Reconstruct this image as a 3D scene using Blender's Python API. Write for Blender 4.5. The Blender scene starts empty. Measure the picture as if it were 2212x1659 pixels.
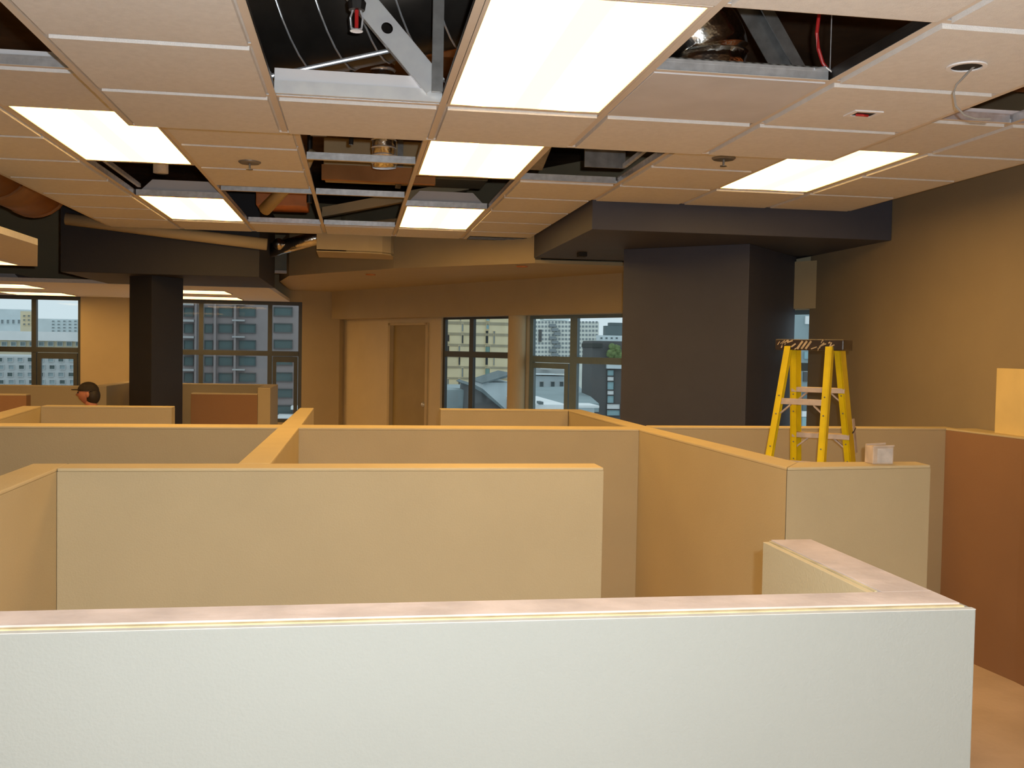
import bpy, bmesh, math, random
from mathutils import Matrix, Vector
random.seed(4)
S = bpy.context.scene
COL = S.collection
Z0 = 1.763                                   # camera height above the floor

# ------------------------------------------------------------------ camera
F_PX, YAW, PITCH, ROLL = 2143.82, .1561, -.0357, .0179
def _axes():
    cy, sy, cp, sp = math.cos(YAW), math.sin(YAW), math.cos(PITCH), math.sin(PITCH)
    f = Vector((sy*cp, cy*cp, sp)); r = Vector((cy, -sy, 0)); u = r.cross(f)
    cr, sr = math.cos(ROLL), math.sin(ROLL)
    return cr*r + sr*u, -sr*r + cr*u, f
CR, CU, CF = _axes()
cam = bpy.data.cameras.new('camera'); camo = bpy.data.objects.new('camera', cam); COL.objects.link(camo)
cam.sensor_width = 36; cam.lens = F_PX/2212*36; cam.clip_end = 3000; cam.clip_start = .02
mw = Matrix.Identity(4)
for i in range(3):
    mw[i][0], mw[i][1], mw[i][2] = CR[i], CU[i], -CF[i]
mw[2][3] = Z0
camo.matrix_world = mw
S.camera = camo

# ------------------------------------------------------------------ world, flash, exposure
W = bpy.data.worlds.new('world'); S.world = W; W.use_nodes = True
bg = W.node_tree.nodes['Background']
bg.inputs[0].default_value = (.72, .82, .88, 1); bg.inputs[1].default_value = 1.0
S.view_settings.view_transform = 'Standard'; S.view_settings.look = 'None'
S.view_settings.exposure = 0; S.view_settings.gamma = 1; S.view_settings.use_curve_mapping = False
fl = bpy.data.lights.new('camera_flash', 'POINT'); fl.energy = 240; fl.color = (.93, .985, 1.0); fl.shadow_soft_size = .012
flo = bpy.data.objects.new('camera_flash', fl); flo.location = (.05, .0, Z0+.05); COL.objects.link(flo)
LAMP = (1.0, .56, .15); LAMP_K = 11.5

# ------------------------------------------------------------------ helpers
def ray(px, py):
    return CR*((px-1106)/F_PX) + CU*((829.5-py)/F_PX) + CF
def at(px, py, Y):
    d = ray(px, py); d = d*(Y/d.y); return Vector((d.x, d.y, d.z+Z0))
def on_line(px, py, A, B):
    d = ray(px, py); t = (B[0]-A[0], B[1]-A[1]); n = (-t[1], t[0])
    s = (n[0]*A[0]+n[1]*A[1])/(n[0]*d.x+n[1]*d.y); d = d*s
    return Vector((d.x, d.y, d.z+Z0))

def mat(name, col, rough=.8, metal=0, var=.06, vscale=6, bump=0, bscale=80, col2=None, spec=.5, emit=None, ek=0):
    m = bpy.data.materials.new(name); m.use_nodes = True
    nt = m.node_tree; n = nt.nodes; b = n['Principled BSDF']
    b.inputs['Roughness'].default_value = rough; b.inputs['Metallic'].default_value = metal
    b.inputs['Specular IOR Level'].default_value = spec
    tc = n.new('ShaderNodeTexCoord')
    nz = n.new('ShaderNodeTexNoise'); nz.inputs['Scale'].default_value = vscale; nz.inputs['Detail'].default_value = 5
    nt.links.new(tc.outputs['Object'], nz.inputs['Vector'])
    rp = n.new('ShaderNodeValToRGB')
    c2 = col2 or tuple(min(1, c*(1+var)) for c in col)
    c1 = col if col2 else tuple(c*(1-var) for c in col)
    rp.color_ramp.elements[0].color = (*c1, 1); rp.color_ramp.elements[1].color = (*c2, 1)
    rp.color_ramp.elements[0].position = .35; rp.color_ramp.elements[1].position = .65
    nt.links.new(nz.outputs['Fac'], rp.inputs['Fac']); nt.links.new(rp.outputs['Color'], b.inputs['Base Color'])
    if bump:
        n2 = n.new('ShaderNodeTexNoise'); n2.inputs['Scale'].default_value = bscale; n2.inputs['Detail'].default_value = 3
        nt.links.new(tc.outputs['Object'], n2.inputs['Vector'])
        bp = n.new('ShaderNodeBump'); bp.inputs['Strength'].default_value = bump; bp.inputs['Distance'].default_value = .01
        nt.links.new(n2.outputs['Fac'], bp.inputs['Height']); nt.links.new(bp.outputs['Normal'], b.inputs['Normal'])
    if emit:
        b.inputs['Emission Color'].default_value = (*emit, 1); b.inputs['Emission Strength'].default_value = ek
    return m
M = {}
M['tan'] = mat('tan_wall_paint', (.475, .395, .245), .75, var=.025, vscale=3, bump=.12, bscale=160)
M['tan_cap'] = mat('lit_cap_pale_tan', (.57, .475, .29), .7, var=.03, vscale=5, bump=.1, bscale=160)  # on low walls, overhead light put into a lighter tan top
M['whitened_wall'] = mat('flash_whitened_paint', (.205, .215, .203), .8, var=.02, vscale=2, bump=.1, bscale=200)  # neutral grey stands for tan paint whitened by the flash
M['wood'] = mat('bare_plate_wood', (.44, .37, .34), .75, var=.14, vscale=9, bump=.15, bscale=40)
M['ply'] = mat('ply_edge', (.40, .34, .2), .8, var=.15, vscale=20)
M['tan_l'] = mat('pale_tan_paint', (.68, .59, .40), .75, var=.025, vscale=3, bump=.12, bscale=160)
M['grey_d'] = mat('near_black_paint', (.020, .019, .024), .6, var=.04, vscale=4, bump=.08, bscale=150)
M['brownwall'] = mat('dark_brown_tone', (.30, .165, .085), .75, var=.03, vscale=3, bump=.1, bscale=160)  # darker and redder tone than the other low walls
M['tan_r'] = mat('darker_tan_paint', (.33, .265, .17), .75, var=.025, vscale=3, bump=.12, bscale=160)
M['grey'] = mat('charcoal_paint', (.065, .07, .10), .6, var=.04, vscale=4, bump=.08, bscale=150)
M['tile'] = mat('acoustic_tile', (.80, .80, .81), .9, var=.03, vscale=40, bump=.3, bscale=250)
M['tee'] = mat('white_tee_paint', (.74, .68, .62), .5, var=.02)
M['galv'] = mat('galvanised_steel', (.70, .73, .78), .32, .55, var=.12, vscale=25)
M['galv_d'] = mat('dull_galvanised_steel', (.26, .26, .26), .42, .6, var=.2, vscale=15)
M['fix'] = mat('fixture_white_metal', (.62, .62, .66), .45, var=.02)
M['galv_b'] = mat('bright_new_steel', (.88, .92, .98), .3, .3, var=.05, vscale=14)
M['duct_dark'] = mat('dark_duct_steel', (.045, .04, .036), .38, .5, var=.25, vscale=6)
M['gyp_w'] = mat('paper_edge', (.36, .36, .34), .8, var=.05, vscale=20)
M['foil'] = mat('crinkled_foil', (.75, .73, .7), .18, 1, var=.1, vscale=10, bump=.5, bscale=18)
M['gyp'] = mat('gypsum_edge', (.86, .87, .92), .85, var=.03)
M['deck'] = mat('deck_soffit', (.15, .085, .045), .9, var=.5, vscale=1.5, bump=.2, bscale=20)
M['brown'] = mat('brown_duct_wrap', (.40, .19, .07), .6, var=.2, vscale=3, bump=.2, bscale=12)
M['orange'] = mat('orange_brown_board', (.55, .2, .06), .55, var=.25, vscale=4)
M['black'] = mat('black_iron', (.015, .014, .014), .5, var=.1)
M['dark'] = mat('dark_cavity', (.02, .018, .016), .9, var=.1)
M['red'] = mat('red_cable', (.5, .02, .02), .4, var=.05)
M['cable'] = mat('grey_cable', (.3, .28, .26), .45, var=.05)
M['floor'] = mat('concrete_floor', (.55, .43, .30), .8, col2=(.70, .56, .42), vscale=2.2, bump=.15, bscale=30)
M['frame'] = mat('bronze_grey_aluminium', (.07, .08, .085), .5, .3, var=.05)
M['frame_l'] = mat('pale_aluminium', (.20, .29, .34), .5, .1, var=.05)
M['door'] = mat('door_tan', (.36, .28, .13), .6, var=.06, vscale=3)
M['lit_board'] = mat('lit_opening_yellow', (.78, .62, .28), .7, var=.04)  # brightness of a lit opening put into this yellow
M['yellow'] = mat('yellow_fibreglass', (.82, .60, .005), .4, var=.07, vscale=12)
M['yellow_d'] = M['yellow']
M['step'] = mat('aluminium_step', (.62, .50, .40), .45, .25, var=.12, vscale=20)
M['cap'] = mat('splattered_black_plastic', (.03, .02, .018), .35, col2=(.05, .032, .025), vscale=10)
M['splat'] = mat('dried_paint_splash', (.55, .42, .24), .5, var=.2, vscale=30)
M['carton'] = mat('whitish_carton', (.55, .45, .36), .85, var=.15, vscale=18, bump=.2, bscale=30)
M['carton_f'] = mat('carton_label', (.52, .48, .45), .8, var=.12, vscale=30)
M['skin'] = mat('skin', (.48, .2, .13), .55, var=.06)
M['hair'] = mat('dark_hair', (.02, .014, .01), .6, var=.2, vscale=40)
M['capcloth'] = mat('dark_cap_cloth', (.022, .016, .012), .8, var=.15, vscale=40)
M['shirt'] = mat('pale_pink_shirt', (.62, .42, .36), .85, var=.05)
M['jeans'] = mat('work_trousers', (.06, .07, .1), .85, var=.1, vscale=20)
M['bucket'] = mat('white_plastic', (.7, .68, .62), .4, var=.03)

def emis(name, col, k):
    m = bpy.data.materials.new(name); m.use_nodes = True; nt = m.node_tree
    nt.nodes.remove(nt.nodes['Principled BSDF'])
    e = nt.nodes.new('ShaderNodeEmission'); e.inputs[0].default_value = (*col, 1); e.inputs[1].default_value = k
    nt.links.new(e.outputs[0], nt.nodes['Material Output'].inputs[0]); return m
M['lens'] = emis('lamp_lens', LAMP, LAMP_K)
M['lens_f'] = emis('far_lamp_lens', (1.0, .55, .16), 8)
M['basket_f'] = emis('far_lamp_basket', (1.0, .6, .28), 2.4)
M['basket'] = emis('lamp_basket', (1.0, .68, .34), 2.75)
def glassmat():
    m = bpy.data.materials.new('window_glass'); m.use_nodes = True; nt = m.node_tree
    nt.nodes.remove(nt.nodes['Principled BSDF'])
    t = nt.nodes.new('ShaderNodeBsdfTransparent'); t.inputs[0].default_value = (.93, .97, .97, 1)
    g = nt.nodes.new('ShaderNodeBsdfGlossy'); g.inputs['Roughness'].default_value = .03
    mx = nt.nodes.new('ShaderNodeMixShader'); mx.inputs[0].default_value = .02
    nt.links.new(t.outputs[0], mx.inputs[1]); nt.links.new(g.outputs[0], mx.inputs[2])
    nt.links.new(mx.outputs[0], nt.nodes['Material Output'].inputs[0]); return m
M['glass'] = glassmat()

class MB:
    def __init__(s): s.v = []; s.f = []; s.m = []
    def add(s, vs, fs, m=0):
        o = len(s.v); s.v += [tuple(v) for v in vs]
        for f in fs: s.f.append([o+i for i in f]); s.m.append(m)
    def prism(s, poly, z0, z1, m=0):
        n = len(poly)
        a = sum(poly[i][0]*poly[(i+1) % n][1]-poly[(i+1) % n][0]*poly[i][1] for i in range(n))
        if a < 0: poly = poly[::-1]
        vs = [(x, y, z0) for x, y in poly]+[(x, y, z1) for x, y in poly]
        fs = [list(range(n))[::-1], list(range(n, 2*n))]+[[i, (i+1) % n, n+(i+1) % n, n+i] for i in range(n)]
        s.add(vs, fs, m)
    def box(s, x0, x1, y0, y1, z0, z1, m=0):
        s.prism([(x0, y0), (x1, y0), (x1, y1), (x0, y1)], z0, z1, m)
    def bar(s, p0, p1, u, a, v, b, m=0):
        """box along p0->p1, half sizes a along u and b along v"""
        p0, p1, u, v = Vector(p0), Vector(p1), Vector(u).normalized(), Vector(v).normalized()
        vs = [p+u*i*a+v*j*b for p in (p0, p1) for i, j in ((-1, -1), (1, -1), (1, 1), (-1, 1))]
        s.add(vs, [[3, 2, 1, 0], [4, 5, 6, 7], [0, 1, 5, 4], [1, 2, 6, 5], [2, 3, 7, 6], [3, 0, 4, 7]], m)
    def tube(s, pts, r, n=8, m=0, r1=None):
        pts = [Vector(p) for p in pts]; rings = []
        for i, p in enumerate(pts):
            d = (pts[min(i+1, len(pts)-1)]-pts[max(i-1, 0)]).normalized()
            u = d.cross(Vector((0, 0, 1)))
            if u.length < .1: u = d.cross(Vector((0, 1, 0)))
            u.normalize(); w = d.cross(u)
            rr = r if r1 is None else r+(r1-r)*i/(len(pts)-1)
            rings.append([p+(u*math.cos(2*math.pi*k/n)+w*math.sin(2*math.pi*k/n))*rr for k in range(n)])
        vs = [v for R in rings for v in R]; fs = []
        for i in range(len(pts)-1):
            for k in range(n): fs.append([i*n+k, i*n+(k+1) % n, (i+1)*n+(k+1) % n, (i+1)*n+k])
        fs += [list(range(n))[::-1], [(len(pts)-1)*n+k for k in range(n)]]
        s.add(vs, fs, m)
    def lathe(s, c, prof, n=20, m=0):
        vs = []; fs = []
        for r, z in prof: vs += [(c[0]+r*math.cos(2*math.pi*k/n), c[1]+r*math.sin(2*math.pi*k/n), c[2]+z) for k in range(n)]
        for i in range(len(prof)-1):
            for k in range(n): fs.append([i*n+k, i*n+(k+1) % n, (i+1)*n+(k+1) % n, (i+1)*n+k])
        fs += [list(range(n))[::-1], [(len(prof)-1)*n+k for k in range(n)]]
        s.add(vs, fs, m)
    def ball(s, c, r, n=12, k=8, m=0, squash=(1, 1, 1)):
        vs = []; fs = []
        for i in range(k+1):
            t = math.pi*i/k
            vs += [(c[0]+r*squash[0]*math.sin(t)*math.cos(2*math.pi*j/n), c[1]+r*squash[1]*math.sin(t)*math.sin(2*math.pi*j/n), c[2]-r*squash[2]*math.cos(t)) for j in range(n)]
        for i in range(k):
            for j in range(n): fs.append([i*n+j, i*n+(j+1) % n, (i+1)*n+(j+1) % n, (i+1)*n+j])
        s.add(vs, fs, m)

WPOS = {}
def build(name, mb, mats, parent=None, bev=0, smooth=False, label=None):
    if not isinstance(mats, (list, tuple)): mats = [mats]
    if parent: off = WPOS[parent.name]
    else:
        xs = [v[0] for v in mb.v]; ys = [v[1] for v in mb.v]; zs = [v[2] for v in mb.v]
        off = Vector(((min(xs)+max(xs))/2, (min(ys)+max(ys))/2, min(zs)))
    me = bpy.data.meshes.new(name)
    me.from_pydata([tuple(Vector(v)-off) for v in mb.v], [], mb.f)
    for mm in mats: me.materials.append(M[mm] if isinstance(mm, str) else mm)
    me.polygons.foreach_set('material_index', mb.m)
    bm = bmesh.new(); bm.from_mesh(me)
    bmesh.ops.remove_doubles(bm, verts=bm.verts, dist=1e-6)
    bmesh.ops.recalc_face_normals(bm, faces=bm.faces)
    if bev:
        es = [e for e in bm.edges if len(e.link_faces) == 2 and e.calc_face_angle(0) > .5]
        bmesh.ops.bevel(bm, geom=es, offset=bev, segments=2, profile=.6, affect='EDGES', clamp_overlap=True)
    bm.to_mesh(me); bm.free()
    if smooth:
        for p in me.polygons: p.use_smooth = True
    o = bpy.data.objects.new(name, me); COL.objects.link(o)
    if parent: o.parent = parent; WPOS[o.name] = off
    else: o.location = off; WPOS[o.name] = off.copy()
    if label: o['label'] = label
    return o
def tag(o, label, cat, group=None, kind=None):
    o['label'] = label; o['category'] = cat
    if group: o['group'] = group
    if kind: o['kind'] = kind
    return o
def struct(o): o['kind'] = 'structure'; return o
def thing(name, loc, label=None, cat=None, group=None):
    o = bpy.data.objects.new(name, None); o.empty_display_size = .1; COL.objects.link(o); o.location = loc
    WPOS[o.name] = Vector(loc)
    if label: tag(o, label, cat, group)
    return o
def inst(name, me, parent, loc, rot=0):
    o = bpy.data.objects.new(name, me); COL.objects.link(o); o.parent = parent
    o.location = Vector(loc)-WPOS[parent.name]; o.rotation_euler[2] = rot
    WPOS[o.name] = Vector(loc); return o
def bx(*a, **k):
    m = MB(); m.box(*a, **k); return m
def pr(*a):
    m = MB(); m.prism(*a); return m

# ================================================================== room shell
CZ1 = Z0+.89      # lowered ceiling cloud
CZ2 = Z0+1.0      # main ceiling
DECK = Z0+2.0
struct(build('floor', bx(-8, 6, -4, 16, -.2, 0), 'floor'))
struct(build('roof_slab', bx(-8, 6, -4, 16, DECK, DECK+.2), 'deck'))
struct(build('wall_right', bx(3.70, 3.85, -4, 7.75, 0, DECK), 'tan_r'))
struct(build('wall_front', bx(-8, 3.85, -4.1, -3.95, 0, DECK), 'tan'))
struct(build('wall_left', bx(-8.1, -7.95, -3.95, 14.5, 0, DECK), 'tan'))
# slanted window wall on the far side (line A -> B)
A, B = Vector((-.24, 14.4)), Vector((4.3, 6.877))
T = (B-A).normalized(); N = Vector((-T.y, T.x))     # N points outwards (away from the room)
if N.x < 0: N = -N
def wq(s0, s1, d0, d1): return [tuple(A+T*s+N*d) for s, d in ((s0, d0), (s1, d0), (s1, d1), (s0, d1))]
def ws(px, py=760):
    p = on_line(px, py, A+N*.16, B+N*.16); return (Vector((p.x, p.y))-A).dot(T)
def wz(px, py): return on_line(px, py, A+N*.16, B+N*.16).z
HB, UZ = Z0+.372, Z0+.763       # header bottom, bulkhead underside
SILL = Z0-.95
SE = (B-A).length
sA, sB = ws(958), ws(1113)
s1 = ws(1143)
# solid wall pieces of the window line
m = MB()
m.prism(wq(-.5, ws(847), .12, .2), 0, DECK); m.prism(wq(ws(930), sA, .12, .2), 0, DECK); m.prism(wq(ws(847), ws(930), .12, .2), HB-.06, DECK)
m.prism(wq(sB+.01, s1+.015, .12, .2), 0, DECK); m.prism(wq(sA, SE, .12, .2), 0, SILL); m.prism(wq(sA, SE, .12, .2), HB+.02, DECK)
struct(build('wall_back', m, 'tan_l'))
m = MB(); m.prism(wq(-.02, SE, -.12, .1), HB, UZ)
struct(build('trim_1', m, 'tan'))
# door in the recess
d = struct(thing('door_1', tuple(A+T*ws(888)+N*.2)+(0,)))
m = MB(); m.prism(wq(ws(850), ws(927), .16, .2), .01, HB-.09); build('door_leaf', m, 'door', d)
for q in (ws(847), ws(928.5)):
    m = MB(); m.prism(wq(q-.02, q+.03, .1, .24), 0, HB-.06); build('door_jamb', m, 'tan_cap', d)
m = MB(); m.prism(wq(ws(846), ws(930), .1, .24), HB-.09, HB-.06); build('door_head', m, 'tan_cap', d)
m = MB(); kp = A+T*ws(921)+N*.13; m.ball((kp.x, kp.y, 1.02), .035); build('door_knob', m, 'galv', d, smooth=True)
# yellow lit return between the two window walls, and the window wall on the left
struct(build('wall_return', pr([(-.76, 14.3), (-.24, 14.4), (-.05, 14.75), (-.76, 14.75)], 0, DECK), 'tan'))
LY = 14.3
m = MB()
xL1 = at(176, 700, LY).x; xL2 = at(398, 700, LY).x - .7
LT = Z0+.60
m.box(xL1, xL2, LY-.05, LY+.2, 0, DECK)
m.box(-8, -.76, LY, LY+.2, LT, DECK); m.box(-8, -.76, LY, LY+.2, 0, Z0-1.1)
struct(build('wall_rear', m, 'tan'))

# windows -----------------------------------------------------------
def window_flat(n, x0, x1, y, z0, z1, verts, rail, fm, low=(), w=.05):
    o = struct(thing('window_%d' % n, ((x0+x1)/2, y, z0)))
    m = MB(); m.box(x0, x1, y-.03, y+.05, z1-w, z1); m.box(x0, x1, y-.03, y+.05, z0, z0+w)
    m.box(x0, x0+w, y-.03, y+.05, z0+w, z1-w); m.box(x1-w, x1, y-.03, y+.05, z0+w, z1-w); build('window_frame', m, fm, o)
    for v in verts: build('mullion', bx(v-.03, v+.03, y-.03, y+.05, z0+w, z1-w), fm, o)
    build('transom', bx(x0+w, x1-w, y-.035, y+.045, rail-.035, rail+.035), fm, o)
    for a, b, t in low:
        m = MB(); k = .05
        m.box(a, b, y-.025, y+.03, t-k*1.6, t); m.box(a, a+k, y-.025, y+.03, z0+w, t-k*1.6); m.box(b-k, b, y-.025, y+.03, z0+w, t-k*1.6)
        build('vent_sash', m, fm, o)
    edges = [x0+w]+sorted(verts)+[x1-w]
    for i in range(len(edges)-1):
        for a, b in ((z0+w, rail-.035), (rail+.035, z1-w)):
            build('pane', bx(edges[i]+.0301*(i > 0), edges[i+1]-.0301*(i < len(edges)-2), y+.008, y+.014, a, b), 'glass', o)
    return o
RL = Z0-.13
vx = at(72, 700, LY).x
window_flat(1, -7.9, xL1-.0, LY+.05, Z0-1.1, LT, [vx, vx-1.0, vx-2.0], RL, 'frame', low=[(vx+.04, xL1-.06, RL-.04)])
v1, v2 = at(434, 700, LY).x, at(583, 700, LY).x
window_flat(2, xL2, -.76, LY+.05, Z0-1.1, LT, [v1, v2], RL, 'frame', low=[(v2+.04, -.82, RL-.04)])
# windows in the slanted wall
def window_slant(n, sa, sb, z0, z1, verts, rail, fm, low=(), w=.05):
    c = A+T*((sa+sb)/2)+N*.2
    o = struct(thing('window_%d' % n, (c.x, c.y, z0)))
    def q(name, a, b, za, zb, d0=.15, d1=.19, mm=fm):
        m = MB(); m.prism(wq(a, b, d0, d1), za, zb); return build(name, m, mm, o)
    m = MB(); m.prism(wq(sa, sb, .15, .19), z1-w, z1); m.prism(wq(sa, sb, .15, .19), z0, z0+w)
    m.prism(wq(sa, sa+w, .15, .19), z0+w, z1-w); m.prism(wq(sb-w, sb, .15, .19), z0+w, z1-w); build('window_frame', m, fm, o)
    for v, ww in verts: q('mullion', v-ww, v+ww, z0+w, z1-w)
    q('transom', sa+w, sb-w, rail-.035, rail+.035, .145, .185)
    for a, b, t in low:
        m = MB(); k = .06
        m.prism(wq(a, b, .152, .188), t-k, t); m.prism(wq(a, a+k, .152, .188), z0+w, t-k); m.prism(wq(b-k, b, .152, .188), z0+w, t-k)
        build('vent_sash', m, fm, o)
    e = [sa+w]+[v for v, _ in verts]+[sb-w]
    for i in range(len(e)-1):
        a = e[i]+(verts[i-1][1] if i else 0); b = e[i+1]-(verts[i][1] if i < len(verts) else 0)
        q('pane', a, b, z0+w, rail-.035, .168, .174, 'glass'); q('pane', a, b, rail+.035, z1-w, .168, .174, 'glass')
    return o
R3, R4 = wz(1030, 766), wz(1240, 778)
window_slant(3, sA+.001, sB, SILL, HB+.02, [(ws(1019), .04)], R3, 'frame', w=.045)
window_slant(4, s1+.02, SE-.05, SILL, HB+.02, [(ws(1240), .055), (ws(1345)+.9, .05)], R4, 'frame_l', low=[(ws(1147), ws(1232)-.02, R4-.04)], w=.055)
c = on_line(1116, 760, A+N*.02, B+N*.02)
m = MB(); m.lathe((c.x, c.y, 0), [(.10, 0), (.10, UZ)], 28)
struct(build('column', m, 'tan_cap', smooth=False))

# bulkhead running from the right soffit to the yellow wall; its underside
C0 = [(1.56, 8.72), (.35, 9.82), (-.35, 10.74), (-.75, 11.33), (-.93, 12.4), (-.93, 14.3)]
m = MB()
poly = C0+[(-.24, 14.4), (3.17, 8.75), (3.17, 8.72)]
m.prism(poly, UZ, UZ+.03)
struct(build('ceiling_underside', m, 'tan'))
m = MB()
for i in range(5):
    a, b = Vector(C0[i]), Vector(C0[i+1]); t = (b-a).normalized(); n = Vector((-t.y, t.x))
    if n.y < 0 and n.x < 0: n = -n
    if i >= 3: n = Vector((1, 0))
    m.prism([tuple(a), tuple(b), tuple(b+n*.1), tuple(a+n*.1)], UZ+.03, CZ2+.25)
struct(build('trim_2', m, 'tan'))
# curved fascia hanging from the edge of the main ceiling
m = MB()
arc = [(-.36, 9.02), (-.1, 9.02), (.1, 9.03), (.22, 9.07), (.3, 9.16), (.33, 9.3), (.335, 9.6)]
for i in range(len(arc)-1):
    (ax, ay), (bx_, by_) = arc[i], arc[i+1]
    t = Vector((bx_-ax, by_-ay)).normalized(); n = Vector((-t.y, t.x))*.05
    m.prism([(ax, ay), (bx_, by_), (bx_+n.x, by_+n.y), (ax+n.x, ay+n.y)], CZ2-.16+.02*min(i, 1)*0, CZ2+.1)
m.prism(arc+[(-.36, 9.6)], CZ2-.17, CZ2-.15)
struct(build('trim_3', m, 'tan'))

# charcoal soffits and their columns
SZ = Z0+.805
struct(build('trim_4', bx(1.545, 3.698, 6.5, 8.70, SZ, SZ+.35), 'grey', bev=.004))
struct(build('column_charcoal', pr([(2.09, 7.69), (2.86, 7.0), (3.62, 7.85), (2.95, 8.5)], 0, SZ), 'grey', bev=.004))
SL = Z0+.60
struct(build('trim_5', bx(-2.56, -.87, 9.2, 10.9, SL, SL+.75), 'grey_d', bev=.004))
struct(build('column_slim', pr([(-2.07, 9.6), (-1.82, 9.32), (-1.61, 9.7), (-1.86, 9.98)], 0, SL), 'grey_d', bev=.004))
# lower ceilings on the far left
struct(build('ceiling_far', bx(-7.9, -.93, 10.92, 14.28, SL, SL+.04), 'tile'))
struct(build('ceiling_left', pr([(-2.0, 3.6), (-2.0, 6.7), (-2.575, 8.62), (-7.9, 8.62), (-7.9, 3.6)], SL, SL+.04), 'tile'))

# ================================================================== suspended ceilings
ceil = struct(thing('ceiling', (0, 0, CZ2)))
def tile_mesh(w, d, name):
    m = MB(); a, b = w/2-.021, d/2-.021
    m.box(-a, a, -b, b, -.011, .006); m.box(-w/2+.004, w/2-.004, -d/2+.004, d/2-.004, .006, .02)
    me = bpy.data.meshes.new(name); me.from_pydata(m.v, [], m.f); me.materials.append(M['tile'])
    bm = bmesh.new(); bm.from_mesh(me); bmesh.ops.recalc_face_normals(bm, faces=bm.faces); bm.to_mesh(me); bm.free()
    return me
def tee_mesh(L, axis, name, web='galv'):
    m = MB()
    if axis == 'x': m.box(-L/2, L/2, -.012, .012, 0, .0015, 0); m.box(-L/2, L/2, -.004, .004, .0015, .038, 1); m.box(-L/2, L/2, -.005, .005, .03, .04, 1)
    else: m.box(-.012, .012, -L/2, L/2, 0, .0015, 0); m.box(-.004, .004, -L/2, L/2, .0015, .038, 1); m.box(-.005, .005, -L/2, L/2, .03, .04, 1)
    me = bpy.data.meshes.new(name); me.from_pydata(m.v, [], m.f); me.materials.append(M['tee']); me.materials.append(M[web])
    me.polygons.foreach_set('material_index', m.m)
    bm = bmesh.new(); bm.from_mesh(me); bmesh.ops.recalc_face_normals(bm, faces=bm.faces); bm.to_mesh(me); bm.free()
    return me
P = .6096
# lowered cloud
x0, yf = -.9163, 4.2958
CX = [x0+P*i for i in range(6)]
CY = [yf-P*j for j in range(10)]            # far to near
tm = tile_mesh(P, P, 'cloud_tile')
skip = {(0, 7), (0, 8), (3, 7), (3, 8), (1, 1), (1, 2), (2, 1), (2, 2), (3, 1), (3, 2)}
for i in range(5):
    for j in range(9):
        if (i, j) not in skip: inst('ceiling_tile', tm, ceil, ((CX[i]+CX[i+1])/2, (CY[j]+CY[j+1])/2, CZ1))
LY_ = yf-CY[9]
ty = tee_mesh(LY_, 'y', 'cloud_runner', 'duct_dark')
for i in range(1, 5): inst('main_tee', ty, ceil, (CX[i], (yf+CY[9])/2, CZ1))
tx = tee_mesh(P-.026, 'x', 'cloud_cross')
for j in range(1, 9):
    for i in range(5):
        if (i, j) in {(1, 2), (2, 2), (0, 8), (3, 8)}: continue
        inst('cross_tee', tx, ceil, ((CX[i]+CX[i+1])/2, CY[j], CZ1))
def rim(a, b, c, d_):
    m = MB(); m.box(a, b, c, d_, CZ1-.002, CZ1+.10); return build('edge_trim', m, 'tee', ceil)
rim(x0-.02, x0+.003, CY[9], yf+.02); rim(CX[5]-.003, CX[5]+.02, CY[9], yf+.02); rim(x0+.003, CX[5]-.003, yf-.003, yf+.02)
# main (higher) ceiling
OX = [-2.12, -1.51, -.90, -.29, .32, .93, 1.54, 2.15, 2.76, 3.36]
PY = .645
OY = [4.55+PY*k for k in range(-6, 8)]      # index 6 -> 4.55 ; last 9.065
om = {}
def otile(i, j):
    w = OX[i+1]-OX[i]; d = OY[j+1]-OY[j]
    k = round(w, 3)
    if k not in om: om[k] = tile_mesh(w, d, 'main_tile')
    inst('ceiling_tile', om[k], ceil, ((OX[i]+OX[i+1])/2, (OY[j]+OY[j+1])/2, CZ2))
otx = {}
NJ = len(OY)-1
cell = {}
for i in range(9):
    for j in range(NJ):
        k = j-6                                  # rows from Y 4.55
        t = 'tile'
        if 2 <= i <= 6 and OY[j+1] < 4.6: t = None          # the cloud takes this place
        if i == 1 and k in (0, 1): t = 'light'
        if i == 1 and k in (2, 3): t = 'open'
        if i == 1 and k in (4, 5): t = 'light'
        if i == 2 and k in (3, 4, 5): t = 'open'
        if i == 3 and 0 <= k <= 5: t = 'open'
        if i == 4 and k in (0, 1, 4, 5): t = 'light'
        if i == 4 and k in (2, 3): t = 'open'
        if i == 5 and k in (0, 1): t = 'open'
        if i == 7 and k in (0, 1): t = 'light'
        if i in (0, 1) and k in (-2, -3, -4): t = 'open'
        if i in (7, 8) and k in (-2, -3, -4): t = 'open'
        if i >= 6 and OY[j] > 6.2: t = 'tile' if OY[j+1] < 7.0 and False else None
        if i >= 6 and k == 2: t = 'tile'
        cell[i, j] = t
        if t == 'tile': otile(i, j)
def both(*a): return all(q in (None, 'light') for q in a)
for i in range(9):
    for j in range(0, NJ+1):
        lo, hi = cell.get((i, j-1)), cell.get((i, j))
        if lo is None and hi is None: continue
        if lo == 'light' and hi == 'light' and (j-6) in (1, 5): continue
        if i in (2, 3, 4, 5, 6) and j <= 6: continue
        if lo == hi == 'open' and (i in (0, 1, 4, 5, 7, 8) or (i == 3 and j-6 in (1,)) or j < 6): continue
        if lo == hi == 'open' and i in (2, 3): continue
        w = round(OX[i+1]-OX[i]-.026, 3)
        if w not in otx: otx[w] = tee_mesh(w, 'x', 'main_cross')
        inst('cross_tee', otx[w], ceil, ((OX[i]+OX[i+1])/2, OY[j], CZ2))
for i, yy in ((3, 5.5), (3, 6.75), (2, 6.75)): inst('cross_tee', otx[round(.61-.026, 3)], ceil, ((OX[i]+OX[i+1])/2, yy, CZ2))
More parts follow.
